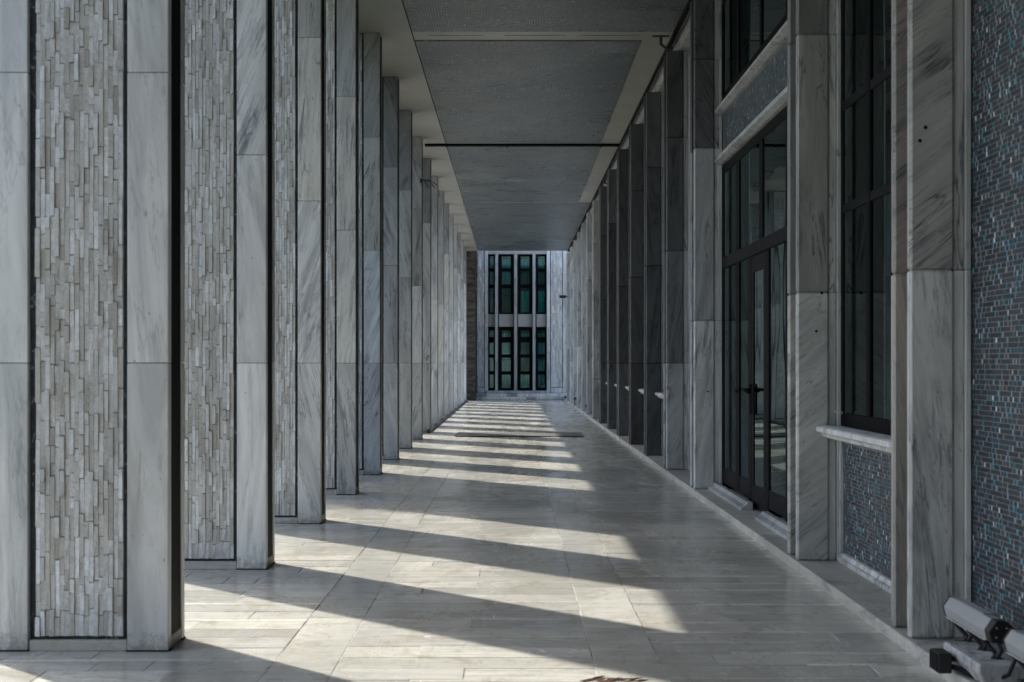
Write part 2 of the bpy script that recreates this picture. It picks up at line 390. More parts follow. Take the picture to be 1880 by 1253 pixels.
# ------------------------------------------------------------------ ceiling and roof
cl = thing('ceiling', 'pale painted ceiling with recessed grey mosaic panels', 'ceiling'); struct(cl)
one('ceiling_slab', M['ceiling'], -2.62, 6.5, -6, 27.95, HC, HC + .45, cl); one('ceiling_slab', M['ceiling'], -2.62, 2.45, 27.955, Y_END, HC, HC + .45, cl)
for i, (x0, x1, y0, y1) in enumerate(((-1.17, 1.86, -6, 14.38), (-1.17, 1.53, 14.80, 21.66), (-1.17, 1.57, 22.0, 29.6), (-1.20, 1.84, 29.78, 42.35))):
    one('mosaic_panel', M['cmosaic'], x0, x1, y0, y1, HC - .012, HC + .05, cl, bevel=.003)
for x0, x1 in ((-1.0, -.35), (-.1, .62), (.78, 1.5)):
    one('ceiling_crack', M['recess'], x0, x1, 14.57, 14.585, HC - .001, HC + .02, cl)
one('edge_trim', M['recess'], -1.183, -1.172, -6, Y_END - .2, HC - .006, HC + .03, cl)
one('shadow_gap', M['recess'], 1.865, 1.925, -6, Y_END, HC - .035, HC + .02, cl)
jt = thing('expansion_joint', 'black metal expansion joint strip crossing the ceiling', 'ceiling strip', (0, 21.83, HC))
b = MB(); b.box(-1.55, 1.87, -.06, .06, -.035, -.004); b.build('cover_bar', M['black'], jt)
for x in (-1.17, -.1, 1.55): one('joint_clip', M['rail'], x - .012, x + .012, -.075, .075, -.05, -.036, jt)
bm_ = thing('marble_beam', 'veined marble beam running above the right-hand piers', 'beam')
for i in range(34):
    y0 = -6 + i * 1.43
    if y0 > Y_END - .1: break
    slab('marble_slab', M['marble'], 1.93, 2.10, y0, min(y0 + 1.427, Y_END), 4.94, HC, bm_, .003, (.35, .35, random.random(), random.random()))
one('beam_core', M['recess'], 2.1, 2.25, -6, Y_END, 4.9, HC - .001, bm_)

one('added_rear_wall', M['concrete'], -12, 6.6, -6.6, -6.21, -.13, HC + .45, thing('added_rear_wall', 'plain grey wall added unseen behind the camera to shut out light', 'wall'))  # unseen wall, added to keep rear light off the camera-facing sides
# ------------------------------------------------------------------ left fins (stone clad piers)
SL, SR, SW = -2.156, -1.762, .0213
def stones(seed, z0=.066, z1=HC - .01):
    q = random.Random(seed); out = []; nc = round((SR - SL) / SW); w = (SR - SL) / nc
    for c in range(nc):
        z = z0; first = True
        wid = w
        while z < z1 - .01:
            h = q.uniform(.085, .125) if first else q.choice([q.uniform(.045, .1), q.uniform(.09, .17), q.uniform(.14, .26)])
            first = False; ze = min(z + h, z1)
            pr = q.choice([0, .003, .004, .004, .007, .007, .010, .015]) + q.uniform(0, .002)
            out.append((SL + c * w, SL + (c + 1) * w, z, ze - (.003 if q.random() < .25 else 0), pr, q.uniform(-.004, .004)))
            z = ze
    return out
J = random.Random(77)
def stone_box(mb, s, cx=0, cz=0, yb=.034):
    x0, x1, z0, z1, pr, tl = s; g_ = .0001; y = .020 - pr
    b = len(mb.v); e_ = .0005
    X0, X1, Z0, Z1 = x0 + g_ - cx, x1 - g_ - cx, z0 + g_ - cz, z1 - g_ - cz
    mb.v += [(X0, yb, Z0), (X1, yb, Z0), (X1, yb, Z1), (X0, yb, Z1),
             *[(cx_ + J.uniform(-.0004, .0008) * sx_, y + ty_ + J.uniform(-.0026, .0026), cz_ + J.uniform(-.0006, .0022) * sz_)
               for cx_, cz_, ty_, sx_, sz_ in ((X0 + e_, Z0 + e_, -tl, 1, 1), (X1 - e_, Z0 + e_, tl, -1, 1), (X1 - e_, Z1 - e_, tl * .5, -1, -1), (X0 + e_, Z1 - e_, -tl * .5, 1, -1))]]
    for t in ((4, 5, 6, 7), (0, 1, 5, 4), (1, 2, 6, 5), (2, 3, 7, 6), (3, 0, 4, 7)):
        mb.f.append(tuple(b + i for i in t)); mb.mi.append(0); mb.col.append(None)
ZJ = [0.0, 1.30, 2.61, 3.93, HC]
def slab_color(n, side, level):
    q = random.Random(n * 31 + level * 7 + (0 if side == 'L' else 500))
    if side == 'L':
        dk = q.uniform(0, .25) if n > 2 else q.uniform(-.10, -.02) if n < 1 else q.uniform(-.04, .08)
        if n in (5, 6, 7, 8): dk = q.uniform(.15, .5)
        if n >= 12: dk = q.uniform(.0, .25)
        dk += (0, 0, .12, .3)[level]  # upper slabs darkened: the dimness of the tops put into their colour
        return (dk, (0 if n < 2 else q.choice([0, .1, .2, .4]) + .1 * (level >= 2)), q.random(), .5 + q.choice([-.14, -.05, -.03, 0, .02, .05, .12]))
    if n == 0: return ((.18, .36, .55, .62)[level], (.25, .52, .54, .5)[level], q.random(), (.54, .12, .14, .14)[level])  # real slab differences, with the dim pier tops also put into the tone
    if n == 1: return ((.10, .46, .68, .92)[level], (.35, .56, .56, .4)[level], q.random(), (.13, .5, .5, .5)[level])
    if n in (3, 4): return ((.12, .45, .95, .98)[level] if n == 3 else (.32, .78, .95, .98)[level], .03, q.random(), .5 + q.uniform(-.2, .2))
    if n < 10: return (q.uniform(.92, 1.0), 0, q.random(), .5 + q.uniform(-.15, .15))
    return (q.uniform(.25, .6), q.uniform(.25, .45), q.random(), .5 + q.uniform(-.1, .1))
def left_fin(n):
    y = 5.59 + n * SP
    if n < 0: lab = ['', 'stone clad marble fin beside the camera, left just out of frame', 'stone clad marble fin behind the camera on the left'][-n]
    else:
        tint = 'dark streaked' if n in (5, 6, 7, 8) else 'pale'
        lab = ('nearest left fin, wide stacked stone panel between two pale marble strips' if n == 0 else
               'last left fin beside the brown stone wall at the far end' if n == NF - 1 else
               '%s left fin from the camera, %s marble edge with stacked stone panel' % (ORD[n], tint))
    t = thing('marble_fin', lab, 'pier', (0, y, 0), 'marble and stone fins along the left side')
    one('slate_core', M['slate'], -2.44, -1.602, .031, .249, 0, HC - .002, t)
    one('recess_lining', M['recess'], -1.603, -1.560, .0505, .2295, .062, HC - .003, t)
    b = MB(); b.box(-2.183, -1.741, .006, .04, 0, .05); b.build('plinth', M['kerb'], t, bevel=.004).color = (.15, .1, random.random(), .5)
    b = MB(); b.box(-1.60, -1.556, .051, .229, 0, .06); b.build('plinth', M['kerb'], t, bevel=.004).color = (.25, .1, random.random(), .5)
    for lv in range(4):
        z0, z1 = ZJ[lv] + .0012, ZJ[lv + 1] - .0012
        c = slab_color(n, 'L', lv); c2 = (min(1, c[0] + .05), c[1], (c[2] * 7.7) % 1, c[3])
        slab('marble_slab', M['marble'], -1.738, -1.552, 0, .05, z0, z1, t, color=c)
        slab('marble_slab', M['marble'], -1.738, -1.552, .23, .28, z0, z1, t, color=c2)
        slab('marble_slab', M['marble'], -2.48, -2.187, 0, .05, z0, z1, t, color=(c[0], .05, (c[2] * 3.3) % 1, .5))
        slab('marble_slab', M['marble'], -2.48, -2.187, .23, .28, z0, z1, t, color=(c[0], .05, (c[2] * 5.1) % 1, .5))
    b = MB(); b.box(-2.484, -2.184, -.003, .051, 0, .007); b.box(-1.741, -1.549, -.003, .051, 0, .007); b.box(-1.741, -1.549, .229, .283, 0, .007); stuff(b.build('base_joint', M['recess'], t))
    one('mortar_bed', M['mortar'], SL + .002, SR - .002, .0235, .0305, .068, HC - .012, t)
    st = stones(100 + n)
    mb = MB()
    if n == 0:
        vis = sorted([s for s in st if s[2] < 2.95], key=lambda s: -(s[3] - s[2]))[:298]; vs = set(vis)
        for s in st:
            if s in vs:
                cx, cz = (s[0] + s[1]) / 2, s[2]; q = MB(); stone_box(q, s, cx, cz, .034); link('stone', q.mesh('stone', M['stone']), t, (cx, 0, cz))
            else: stone_box(mb, s)
    else:
        for s in st: stone_box(mb, s)
    stuff(mb.build('stone', M['stone'], t))
    mb2 = MB()                                   # the sunlit far side of the fin
    for s in stones(300 + n % 3): stone_box(mb2, s)
    o = stuff(mb2.build('stone', M['stone'], t, (-3.91, .28, 0))); o.rotation_euler = (0, 0, math.pi)
    return t
for n in range(-2, NF): left_fin(n)

# ------------------------------------------------------------------ kerb of the right-hand side
KZ = .058
kb = thing('kerb', 'low pale marble kerb along the foot of the right wall', 'kerb'); struct(kb)
y = -6
while y < 43.3:
    h = random.uniform(.75, 1.05); slab('kerb_stone', M['kerb'], 1.772, 2.3, y, min(y + h - .003, 43.38), -.02, KZ + random.uniform(-.0008, .0008), kb, .005, (random.uniform(0, .25), random.uniform(.0, .35), random.random(), .5)); y += h

# ------------------------------------------------------------------ right piers
DOORBAY = 2
def right_pier(n):
    y = 5.58 + n * SP
    if n == 0: lab = 'nearest right pier, grey veined marble beside the blue mosaic wall'
    elif n == 1: lab = 'second right pier, diagonally streaked marble between window and glass door'
    elif n == 3: lab = 'right pier with pale marble on the far side of the glass door'
    else:
        m = n - (1 if n > DOORBAY else 0)
        lab = '%s right pier from the camera, %s marble standing on the kerb' % (ORD[m], 'blue grey' if n == 4 else 'dark blue streaked' if n < 10 else 'brownish beige')
    if n < 0: lab = ['', 'marble pier on the right beside the camera, out of frame', 'marble pier on the right behind the camera'][-n]
    t = thing('marble_pier', lab, 'pier', (0, y, KZ), 'marble piers along the right wall')
    one('pier_core', M['recess'], 1.855, 2.2, .03, .25, 0, 4.88, t)
    zj = [0, 1.30 - KZ, 2.61 - KZ, 3.93 - KZ, 4.94 - KZ]
    if n == 0: zj = [0, 1.72 - KZ, 3.4 - KZ, 4.3 - KZ, 4.94 - KZ]
    if n == 1: zj = [0, 1.745 - KZ, 3.37 - KZ, 4.3 - KZ, 4.94 - KZ]
    if n == 3: zj = [0, 1.72 - KZ, 3.42 - KZ, 4.3 - KZ, 4.94 - KZ]
    if n > 9:
        q = random.Random(n); a = q.choice([.9, 1.3, 1.7, 2.1]); zj = [0, a, a + q.uniform(.9, 1.2), 3.93, 4.94 - KZ]
    for lv in range(4):
        z0, z1 = zj[lv] + .0012, zj[lv + 1] - .0012; c = slab_color(n, 'R', lv)
        slab('marble_slab', M['marble'], 1.785, 1.985, 0, .05, z0, z1, t, .011, c)
        warm = (.66, .5)[n] if n in (0, 1) else c[1]
        slab('marble_slab', M['marble'], 1.785, 1.985, .235, .285, z0, z1, t, .010, (min(1, c[0] + .1), warm, (c[2] * 7.1) % 1, c[3]))
        slab('jamb_strip', M['marble'], 1.987, 2.035, .02, .265, z0, z1, t, .004, (c[0] * .4, c[1] * .6, (c[2] * 2.1) % 1, .5))
        slab('jamb_strip', M['marble'], 2.036, 2.062, .0, .285, z0, z1, t, .003, (c[0] * .3, c[1] * .6, (c[2] * 4.1) % 1, .5))
    if n in (0, 1, 3):                            # small fixing holes and dark pits seen in the slabs
        spots = {0: [(1.855, 2.90 if False else 2.36), (1.83, 2.30)], 1: [(1.94, 1.74), (1.905, 1.50)], 3: [(1.92, 1.02)]}[n]
        for x, z in spots:
            b = MB(); b.prism([(x + math.cos(a) * .009, z - KZ + math.sin(a) * .009) for a in [i * math.pi / 4 for i in range(8)]], -.0015, .004, 'Y')
            b.build('fixing_hole', M['recess'], t)
    return t
for n in range(-2, NF):
    if n != DOORBAY: right_pier(n)

# ------------------------------------------------------------------ mosaic
DARK = [(.014, .026, .038), (.020, .034, .048), (.011, .020, .030), (.026, .038, .052)]
def mosaic_rows(y0, y1, z0, z1, seed, rowh=.0226):
    q = random.Random(seed); out = []; z = z0
    SM = [(.02, .22, .28), (.03, .36, .42), (.02, .17, .22), (.20, .32, .42), (.24, .38, .50), (.05, .14, .19), (.26, .30, .34), (.16, .14, .13), (.05, .10, .15), (.03, .26, .31), (.74, .78, .80)]
    while z < z1 - .012:
        y = y0 + q.uniform(0, .01); ze = min(z + rowh, z1)
        while y < y1 - .004:
            L = q.choice([.014, .02, .025, .03, .035, .045, .05, .07, .10, .12]); ye = min(y + L, y1)
            if ye - y > .003: out.append((y, ye, z, ze, q.choice(DARK), q.uniform(0, .0015)))
            y = ye
            for _ in range(q.choice([1, 1, 1, 2])):          # short coloured chips or a bare bed of pale grout between the long tiles
                w = q.uniform(.007, .016); ye = min(y + w, y1)
                if q.random() < .62 and ye - y > .003: out.append((y, ye, z, ze, q.choice(SM), q.uniform(0, .0015)))
                y = ye
        z = ze
    return out
def put_tile(mb, t, cy=0, cz=0):
    y0, y1, z0, z1, c, pr = t; g_ = .0012
    b = len(mb.v); x = -.001 - pr * .4
    a, d, e_, f = y0 + .0006 - cy, y1 - .0006 - cy, z0 + .0015 - cz, z1 - .0015 - cz
    if d - a < .001: return
    mb.v += [(0, a, e_), (0, d, e_), (0, d, f), (0, a, f), (x, a, e_), (x, d, e_), (x, d, f), (x, a, f)]
    for t_ in ((4, 7, 6, 5), (0, 4, 5, 1), (1, 5, 6, 2), (2, 6, 7, 3), (3, 7, 4, 0)):
        mb.f.append(tuple(b + i for i in t_)); mb.mi.append(0); mb.col.append(c)
XW = 2.068
wl = thing('mosaic_wall', 'dark blue wall of small slate and turquoise mosaic tiles, nearest on the right', 'wall', (XW, 0, 0))
one('wall_backing', M['grout'], 0, .25, -6, 5.80, KZ, 4.88, wl)
T = mosaic_rows(4.0, 5.59, .075, 4.85, 5)
vis = sorted([t for t in T if t[0] > 5.0 and t[3] < 2.98], key=lambda t: -(t[1] - t[0]))[:298]; vs = set(vis)
mb = MB()
for t in T:
    if t in vs: q = MB(); put_tile(q, t, t[0], t[2]); link('mosaic_tile', q.mesh('mosaic_tile', M['tile']), wl, (0, t[0], t[2]))
    else: put_tile(mb, t)
for t in mosaic_rows(-3, 3.999, .075, 4.85, 6, .05): put_tile(mb, t)
stuff(mb.build('mosaic_tile', M['tile'], wl))
one('marble_skirting', M['kerb'], -.03, -.001, -6, 5.57, KZ + .001, .074, wl, .003)

# ------------------------------------------------------------------ windows with sills, mosaic panels below
def mosaic_panel(n, y0, y1, z0, z1, label, frame_top=False, xo=0):
    t = thing('mosaic_panel', label, 'wall panel', (XW + xo, 0, 0), 'mosaic panels between the right piers')
    one('panel_backing', M['grout'], 0, .2, y0, y1, z0, z1, t)
    mb = MB()
    fine = .0226 if n in (0, 3, 'd') else .045
    for tt in mosaic_rows(y0 + .045, y1 - .045, z0 + .06, z1 - .01, 40 + (n if isinstance(n, int) else 90), fine): put_tile(mb, tt)
    stuff(mb.build('mosaic_tile', M['tile'], t))
    b = MB(); b.prism([(-.035, z0), (0, z0), (0, z0 + .055), (-.012, z0 + .055), (-.02, z0 + .03), (-.035, z0 + .025)], y0, y1, 'Y')
    b.build('base_moulding', M['marble'], t).color = (.15, .15, random.random(), .5)
    for ya, yb in ((y0, y0 + .03), (y1 - .03, y1)):
        one('frame_strip', M['marble'], -.022, -.0005, ya, yb, z0 + .056, z1, t, .003, (.15, .1, random.random(), .5))
    return t
def window(n):
    y0, y1 = 5.58 + n * SP + .287, 5.58 + (n + 1) * SP - .002
    m = n if n < 2 else n - 1
    if n < 0: lab = 'tall black framed window beside the camera on the right'
    elif n == 0: lab = 'tall black framed window above the marble sill, nearest on the right'
    else: lab = '%s tall dark window behind the right piers, beyond the glass door' % ORD[n - 4]
    t = thing('window', lab, 'window', (XW, 0, 0), 'tall windows between the right piers')
    zb, zt = .905, 4.9; ym = y0 + (y1 - y0) * .68
    f = MB()
    f.box(-.010, .03, y0, y0 + .06, zb, zt); f.box(-.010, .03, y1 - .06, y1, zb, zt)
    f.box(-.010, .03, y0 + .06, y1 - .06, zt - .06, zt); f.build('frame', M['black'], t, bevel=.004)
    one('bottom_rail', M['black'], -.014, .03, y0 + .061, y1 - .061, zb, zb + .085, t, .004)
    one('mullion', M['black'], -.016, .03, ym - .035, ym + .035, zb + .086, zt - .061, t, .005)
    zs = [zb + .086, 2.26, 2.90, 4.05, zt - .061]
    for z in zs[1:-1]: one('transom', M['rail'], -.013, .03, y0 + .061, ym - .036, z - .028, z + .028, t, .004); one('transom', M['rail'], -.013, .03, ym + .036, y1 - .061, z - .028, z + .028, t, .004)
    for a, c in ((y0 + .061, ym - .036), (ym + .036, y1 - .061)):
        for i in range(4):
            one('pane', M['glass'], -.004, .004, a, c, zs[i] + (.029 if i else 0), zs[i + 1] - .029, t)
    s = MB(); X = XW
    s.prism([(-.165, .90), (-.165, .872), (-.135, .862), (-.125, .838), (-.05, .832), (-.001, .815), (-.001, .905), (-.06, .905), (-.09, .912), (-.15, .908)], y0 - .0, y1 - .001, 'Y')
    s.build('sill', M['marble'], t).color = (.08, .1, random.random(), .5)
    if n == 0:
        b = MB(); b.box(-.052, -.035, y1 - .14, y1 - .11, .985, 1.0); b.tube([(-.05, y1 - .125, .992), (-.075, y1 - .10, 1.005)], .006); b.build('latch', M['alu'], t)
    mosaic_panel(n, y0, y1, KZ, .815, ('blue grey mosaic panel under the sill of the nearest right window' if n == 0 else
                 'mosaic panel beneath the %s window beyond the glass door' % ORD[n - 4]) if n >= 0 else 'mosaic panel under the window beside the camera')
for n in [0] + list(range(4, 10)): window(n)
y0, y1 = 5.58 + 3 * SP + .287, 5.58 + 4 * SP - .002
mosaic_panel(3, y0, y1, KZ, 4.88, 'tall narrow mosaic strip between the piers just beyond the glass door')


# ------------------------------------------------------------------ glass entrance
dy0, dy1 = 5.58 + SP + .287, 5.58 + 3 * SP - .002
D = thing('glass_entrance', 'black framed glass entrance with handle between two marble piers', 'door', (XW, 0, 0))
HEAD = 3.24; TR = 2.275
ML = [(dy0, dy0 + .09), (9.22, 9.36), (9.97, 10.11), (10.70, 10.84), (11.28, 11.46), (dy1 - .09, dy1)]
f = MB(); f.box(-.012, .04, *ML[0], .13, HEAD); f.box(-.012, .04, *ML[-1], .13, HEAD); f.box(-.012, .04, ML[0][1], ML[-1][0], HEAD - .09, HEAD)
f.build('door_frame', M['black'], D, bevel=.004)
one('transom', M['rail'], -.022, .03, ML[0][1], ML[-1][0], TR - .055, TR + .055, D, .006)
for a, c in (ML[1], ML[2], ML[3], ML[4]): one('mullion', M['black'], -.014, .04, a, c, KZ if a < 10.9 else .13, TR - .056, D, .006)
for a, c in ((9.22, 9.36), (10.22, 10.36), (11.28, 11.46)): one('mullion', M['black'], -.014, .04, a, c, TR + .056, HEAD - .091, D, .006)
for a, c in ((ML[0][1], 9.22), (9.36, 10.22), (10.36, 11.28), (11.46, ML[-1][0])): one('pane', M['glass'], -.004, .004, a, c, TR + .056, HEAD - .091, D)
for a, c in ((ML[0][1], 9.22), (9.36, 9.97), (10.84, 11.28), (11.46, ML[-1][0])):
    one('pane', M['glass'], -.004, .004, a, c, .28, TR - .056, D)
    one('bottom_rail', M['rail'], -.010, .03, a + .001, c - .001, .125, .279, D, .004)
lf = MB(); lf.box(-.012, .02, 10.111, 10.19, KZ + .01, TR - .06); lf.box(-.012, .02, 10.62, 10.699, KZ + .01, TR - .06); lf.box(-.010, .018, 10.19, 10.62, KZ + .01, .26); lf.box(-.010, .018, 10.19, 10.62, TR - .2, TR - .06)
lf = lf.build('door_leaf', M['rail'], D, bevel=.003)
one('pane', M['glass'], -.004, .004, 10.191, 10.619, .261, TR - .201, lf)
h = MB(); h.tube([(-.02, 10.66, 1.07), (-.095, 10.66, 1.07), (-.10, 10.52, 1.068), (-.085, 10.45, 1.05)], .013); h.tube([(-.05, 10.77, 1.07), (-.10, 10.77, 1.07), (-.11, 10.88, 1.068), (-.095, 10.93, 1.05)], .013)
h.box(-.036, -.026, 10.64, 10.685, .86, 1.12); h.build('handle', M['black'], lf)
for a, c in ((10.44, dy1 - .001), (dy0, 9.84)):
    b = MB(); b.prism([(-.15, KZ + .0), (-.05, KZ), (-.05, .125), (-.09, .125), (-.11, .10), (-.15, .085)], a, c, 'Y'); b.build('threshold_moulding', M['marble'], D).color = (.35, .15, random.random(), .5)
def moulding(z, par, nm='head_moulding'):
    b = MB(); b.prism([(-.03, z), (-.085, z + .02), (-.085, z + .045), (-.055, z + .055), (-.055, z + .085), (.0, z + .095), (0, z)], dy0, dy1, 'Y'); b.build(nm, M['marble'], par).color = (.3, .2, random.random(), .5)
moulding(HEAD + .01, D)
P = thing('mosaic_panel', 'dark blue mosaic band above the glass entrance', 'wall panel', (XW, 0, 0), 'mosaic panels between the right piers')
one('panel_backing', M['grout'], 0, .2, dy0, dy1, HEAD + .001, 3.84, P)
mb = MB()
for tt in mosaic_rows(dy0 + .03, dy1 - .03, HEAD + .11, 3.73, 77): put_tile(mb, tt)
stuff(mb.build('mosaic_tile', M['tile'], P)); moulding(3.735, P, 'top_moulding')
U = thing('upper_window', 'dark upper window high above the glass entrance', 'window', (XW, 0, 0))
f = MB(); f.box(-.01, .04, dy0, dy1, 3.842, 3.93); f.box(-.01, .04, dy0, dy1, 4.82, 4.9)
for yy in (dy0 + .03, 9.3, 10.3, 11.35, dy1 - .04): f.box(-.014, .035, yy - .04, yy + .04, 3.931, 4.819)
f.build('frame', M['black'], U)
yy = [dy0 + .071, 9.26, 9.341, 10.26, 10.341, 11.31, 11.391, dy1 - .081]
for i in range(0, 8, 2): one('pane', M['glass'], -.004, .004, yy[i], yy[i + 1], 3.931, 4.819, U)

# interior behind the glass
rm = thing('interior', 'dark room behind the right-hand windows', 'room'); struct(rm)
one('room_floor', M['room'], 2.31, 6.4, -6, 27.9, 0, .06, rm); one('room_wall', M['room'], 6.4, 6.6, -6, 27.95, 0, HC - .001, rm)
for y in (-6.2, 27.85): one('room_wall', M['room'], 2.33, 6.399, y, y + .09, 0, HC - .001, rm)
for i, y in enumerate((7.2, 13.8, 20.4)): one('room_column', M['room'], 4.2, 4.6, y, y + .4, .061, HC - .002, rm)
cu = thing('curtain', 'grey curtain hanging behind the nearest right window', 'curtain', (2.3, 0, .95))
b = MB(); pr = [(.03 * math.sin(i * 1.1) + .01 * math.sin(i * 2.7), 6.4 + i * .03) for i in range(14)]; pr = pr + [(a + .006, c) for a, c in reversed(pr)]
b.prism(pr, 0, 3.8, 'Z'); b.build('cloth', M['blind'], cu)

# ------------------------------------------------------------------ floodlight, marble block, junction box
FL = thing('floodlight', 'grey tubular floodlight on black brackets at the foot of the mosaic wall', 'floodlight', (1.85, 4.95, .275), 'tubular floodlights by the mosaic wall')
pf = []
for a in range(-60, 241, 20): pf.append((math.cos(R(a)) * .047, math.sin(R(a)) * .043 + .004))
pf = [(.018, -.040), (.044, -.018), (.046, .022), (.020, .044), (-.018, .046), (-.046, .006), (-.036, -.034)]
b = MB(); b.prism(pf, -.20, .25, 'Y'); o = b.build('housing', M['alu'], FL, bevel=.003); b = MB(); b.box(-.02, .02, -.12, .17, .0462, .050); b.build('cooling_fin', M['alu'], FL)
b = MB(); b.prism([(x * 1.04, z * 1.05) for x, z in pf], -.25, -.2005, 'Y'); b.build('end_cap', M['rubber'], FL, bevel=.003); b = MB(); b.prism([(x * 1.03, z * 1.03) for x, z in pf], .2505, .262, 'Y'); b.build('end_cap', M['rubber'], FL, bevel=.003)
b = MB(); b.box(-.042, .016, -.19, .24, -.0385, -.036); b.build('lamp_lens', M['bulb'], FL)
b = MB(); b.tube([(.03, -.26, -.01), (.035, -.29, -.03), (.03, -.30, -.09), (.02, -.27, -.15), (-.02, -.2, -.2)], .008, 8); b.build('power_cable', M['rubber'], FL, smooth=True)
for sx, sz_ in ((-.02, -.015), (.02, .02), (.022, -.015), (-.018, .02)): one('screw', M['alu'], sx - .003, sx + .003, -.2535, -.249, sz_ - .003, sz_ + .003, FL)
for yy in (.18, .02, -.12):
    b = MB(); b.tube([(-.03, yy, -.04), (.02, yy - .02, -.10), (.0, yy - .03, -.128)], .009); b.tube([(.03, yy, -.035), (.045, yy - .02, -.09), (.02, yy - .03, -.128)], .008); b.box(-.03, .05, yy - .05, yy - .01, -.133, -.118)
    b.build('bracket', M['rubber'], FL)
F2 = thing('floodlight', 'second grey floodlight cut off by the right edge of the photo', 'floodlight', (1.87, 4.36, .265), 'tubular floodlights by the mosaic wall')
for c in list(FL.children):
    d = c.copy(); C.objects.link(d); d.parent = F2
BK = thing('marble_block', 'veined marble block with chamfered corner under the floodlight', 'block')
b = MB(); b.prism([(1.765, .155), (1.765, .125), (1.80, .065), (2.03, .062), (2.03, .155), (1.78, .158)], 4.70, 5.10, 'Y'); b.build('block', M['marble'], BK, bevel=.006).color = (.28, .1, .37, .42)
JB = thing('junction_box', 'small black electrical box with conduits at the kerb edge', 'junction box', (1.70, 4.98, KZ + .002))
b = MB(); b.box(-.01, .045, -.05, .05, .005, .085); b.build('box_body', M['rubber'], JB, bevel=.004)
b = MB(); b.box(-.014, -.0105, -.046, .046, .009, .081); b.build('cover_plate', M['rail'], JB, bevel=.002)
b = MB(); b.tube([(.045, -.01, .058), (.08, -.02, .055), (.12, -.06, .035), (.16, -.2, .012), (.24, -.5, .01)], .012, 10); b.build('conduit', M['rubber'], JB, smooth=True)
b = MB(); b.tube([(.045, -.03, .03), (.07, -.06, .028), (.11, -.16, .014), (.15, -.45, .012), (.2, -.8, .012)], .011, 10); b.build('conduit', M['rail'], JB, smooth=True)

# ------------------------------------------------------------------ things on the floor
G = thing('floor_grating', 'perforated steel grating laid across the sunlit floor', 'grating', (0, 21.85, 0))
b = MB(); b.box(-1.02, 1.25, 0, 1.25, .001, .008); b.build('frame_plate', M['recess'], G)
b = MB()
i = 0; x = -1.0
while x < 1.23: b.box(x, x + .02, .02, 1.23, .0085, .014, skip='d'); x += .028
stuff(b.build('grating_bar', M['steel'], G)); b = MB()
for q in range(7): b.box(-1.02, 1.25, .02 + q * .2, .035 + q * .2, .0145, .016, skip='d')
b.box(-1.02, 1.25, -.012, -.001, .0, .018); b.build('edge_strip', M['rubber'], G)
KP = tag(one('black_pipe', M['rubber'], -1.605, -1.545, 23.0, 42.4, .001, .06, bevel=.012), 'long black pipe lying along the feet of the farther left fins', 'pipe')
Lf = thing('dried_leaf', 'dried brown leaf scraps on the floor at the bottom edge', 'leaf', (.34, 5.085, .001))
q = random.Random(4)
for i in range(15):
    b = MB(); x = -.045 + i * .017; y = q.uniform(-.03, .035); L = q.uniform(.05, .12); w = q.uniform(.006, .013); a = q.uniform(.1, .9) ; dx, dy = math.cos(a) * L / 2, math.sin(a) * L / 2
    nx, ny = -math.sin(a) * w, math.cos(a) * w
    zz = q.uniform(.001, .006)
    b.v = [(x - dx, y - dy, .001), (x - nx, y - ny, zz), (x + dx, y + dy, .001 + zz), (x + nx, y + ny, zz + .002), (x, y, zz + .005)]
    b.f = [(0, 1, 4), (1, 2, 4), (2, 3, 4), (3, 0, 4), (0, 3, 2, 1)]; b.mi = [0] * 5; b.col = [None] * 5
    b.build('leaf_scrap', M['dried'] if i % 3 else M['dried2'], Lf)
def spike(x, y, s, lab):
    t = thing('ground_spotlight', lab, 'spotlight', (x, y, KZ), 'small black spotlights on the kerb')
    b = MB(); b.tube([(0, 0, 0), (0, 0, .14 * s)], .016, 8); b.build('post', M['rubber'], t)
    b = MB(); b.tube([(-.035, 0, .15 * s), (.05, 0, .17 * s)], .032, 10); b.build('head', M['rubber'], t)
spike(1.80, 30.2, 1.3, 'small black kerb spotlight nearer the camera by the right wall'); spike(1.80, 36.2, 1.3, 'small black kerb spotlight farther along the right wall')
spike(1.76, 41.9, .6, 'tiny low black fitting near the end steps')

# ------------------------------------------------------------------ high fittings
t = thing('metal_bracket', 'thin black rods sticking out of a left fin near the ceiling', 'bracket', (-1.55, 5.59 + 7 * SP - .01, 4.39))
b = MB()
for dx, dz, dy in ((.26, -.07, -.05), (.22, -.10, .05), (.13, -.12, 0), (.09, -.13, -.05)): b.tube([(0, 0, .02), (dx * .45, dy * .5, .02), (dx, dy, dz)], .008, 6)
b.build('rod', M['rubber'], t); one('mounting_plate', M['rubber'], -.03, .01, -.03, .02, -.03, .04, t)
t = thing('security_camera', 'small security camera fixed to the far right pilaster', 'camera', (1.80, 40.6, 3.47))
b = MB(); b.tube([(0, 0, 0), (-.08, 0, .01)], .015, 6); b.build('arm', M['rubber'], t)
b = MB(); b.box(-.28, -.07, -.05, .03, -.05, .045); b.build('body', M['rubber'], t, bevel=.01); one('sun_hood', M['alu'], -.29, -.05, -.06, .035, .046, .058, t)
t = thing('security_camera', 'dark pipe bracket hanging where ceiling meets the right wall', 'bracket', (1.74, 14.6, HC)); t.name = 'pipe_bracket'
b = MB(); b.box(-.10, .10, -.02, .02, -.012, -.001); b.tube([(0, 0, -.01), (0, 0, -.10), (.05, 0, -.14), (.14, 0, -.15)], .018, 8); b.build('hook', M['rubber'], t)
t = thing('ceiling_cable', 'black cable running along the top of the right piers', 'cable', (1.90, 0, 5.08))
b = MB(); b.tube([(.0 + random.uniform(-.012, .012), y, random.uniform(-.015, .01)) for y in range(9, 42, 1)], .014, 6); b.build('cable', M['rubber'], t)
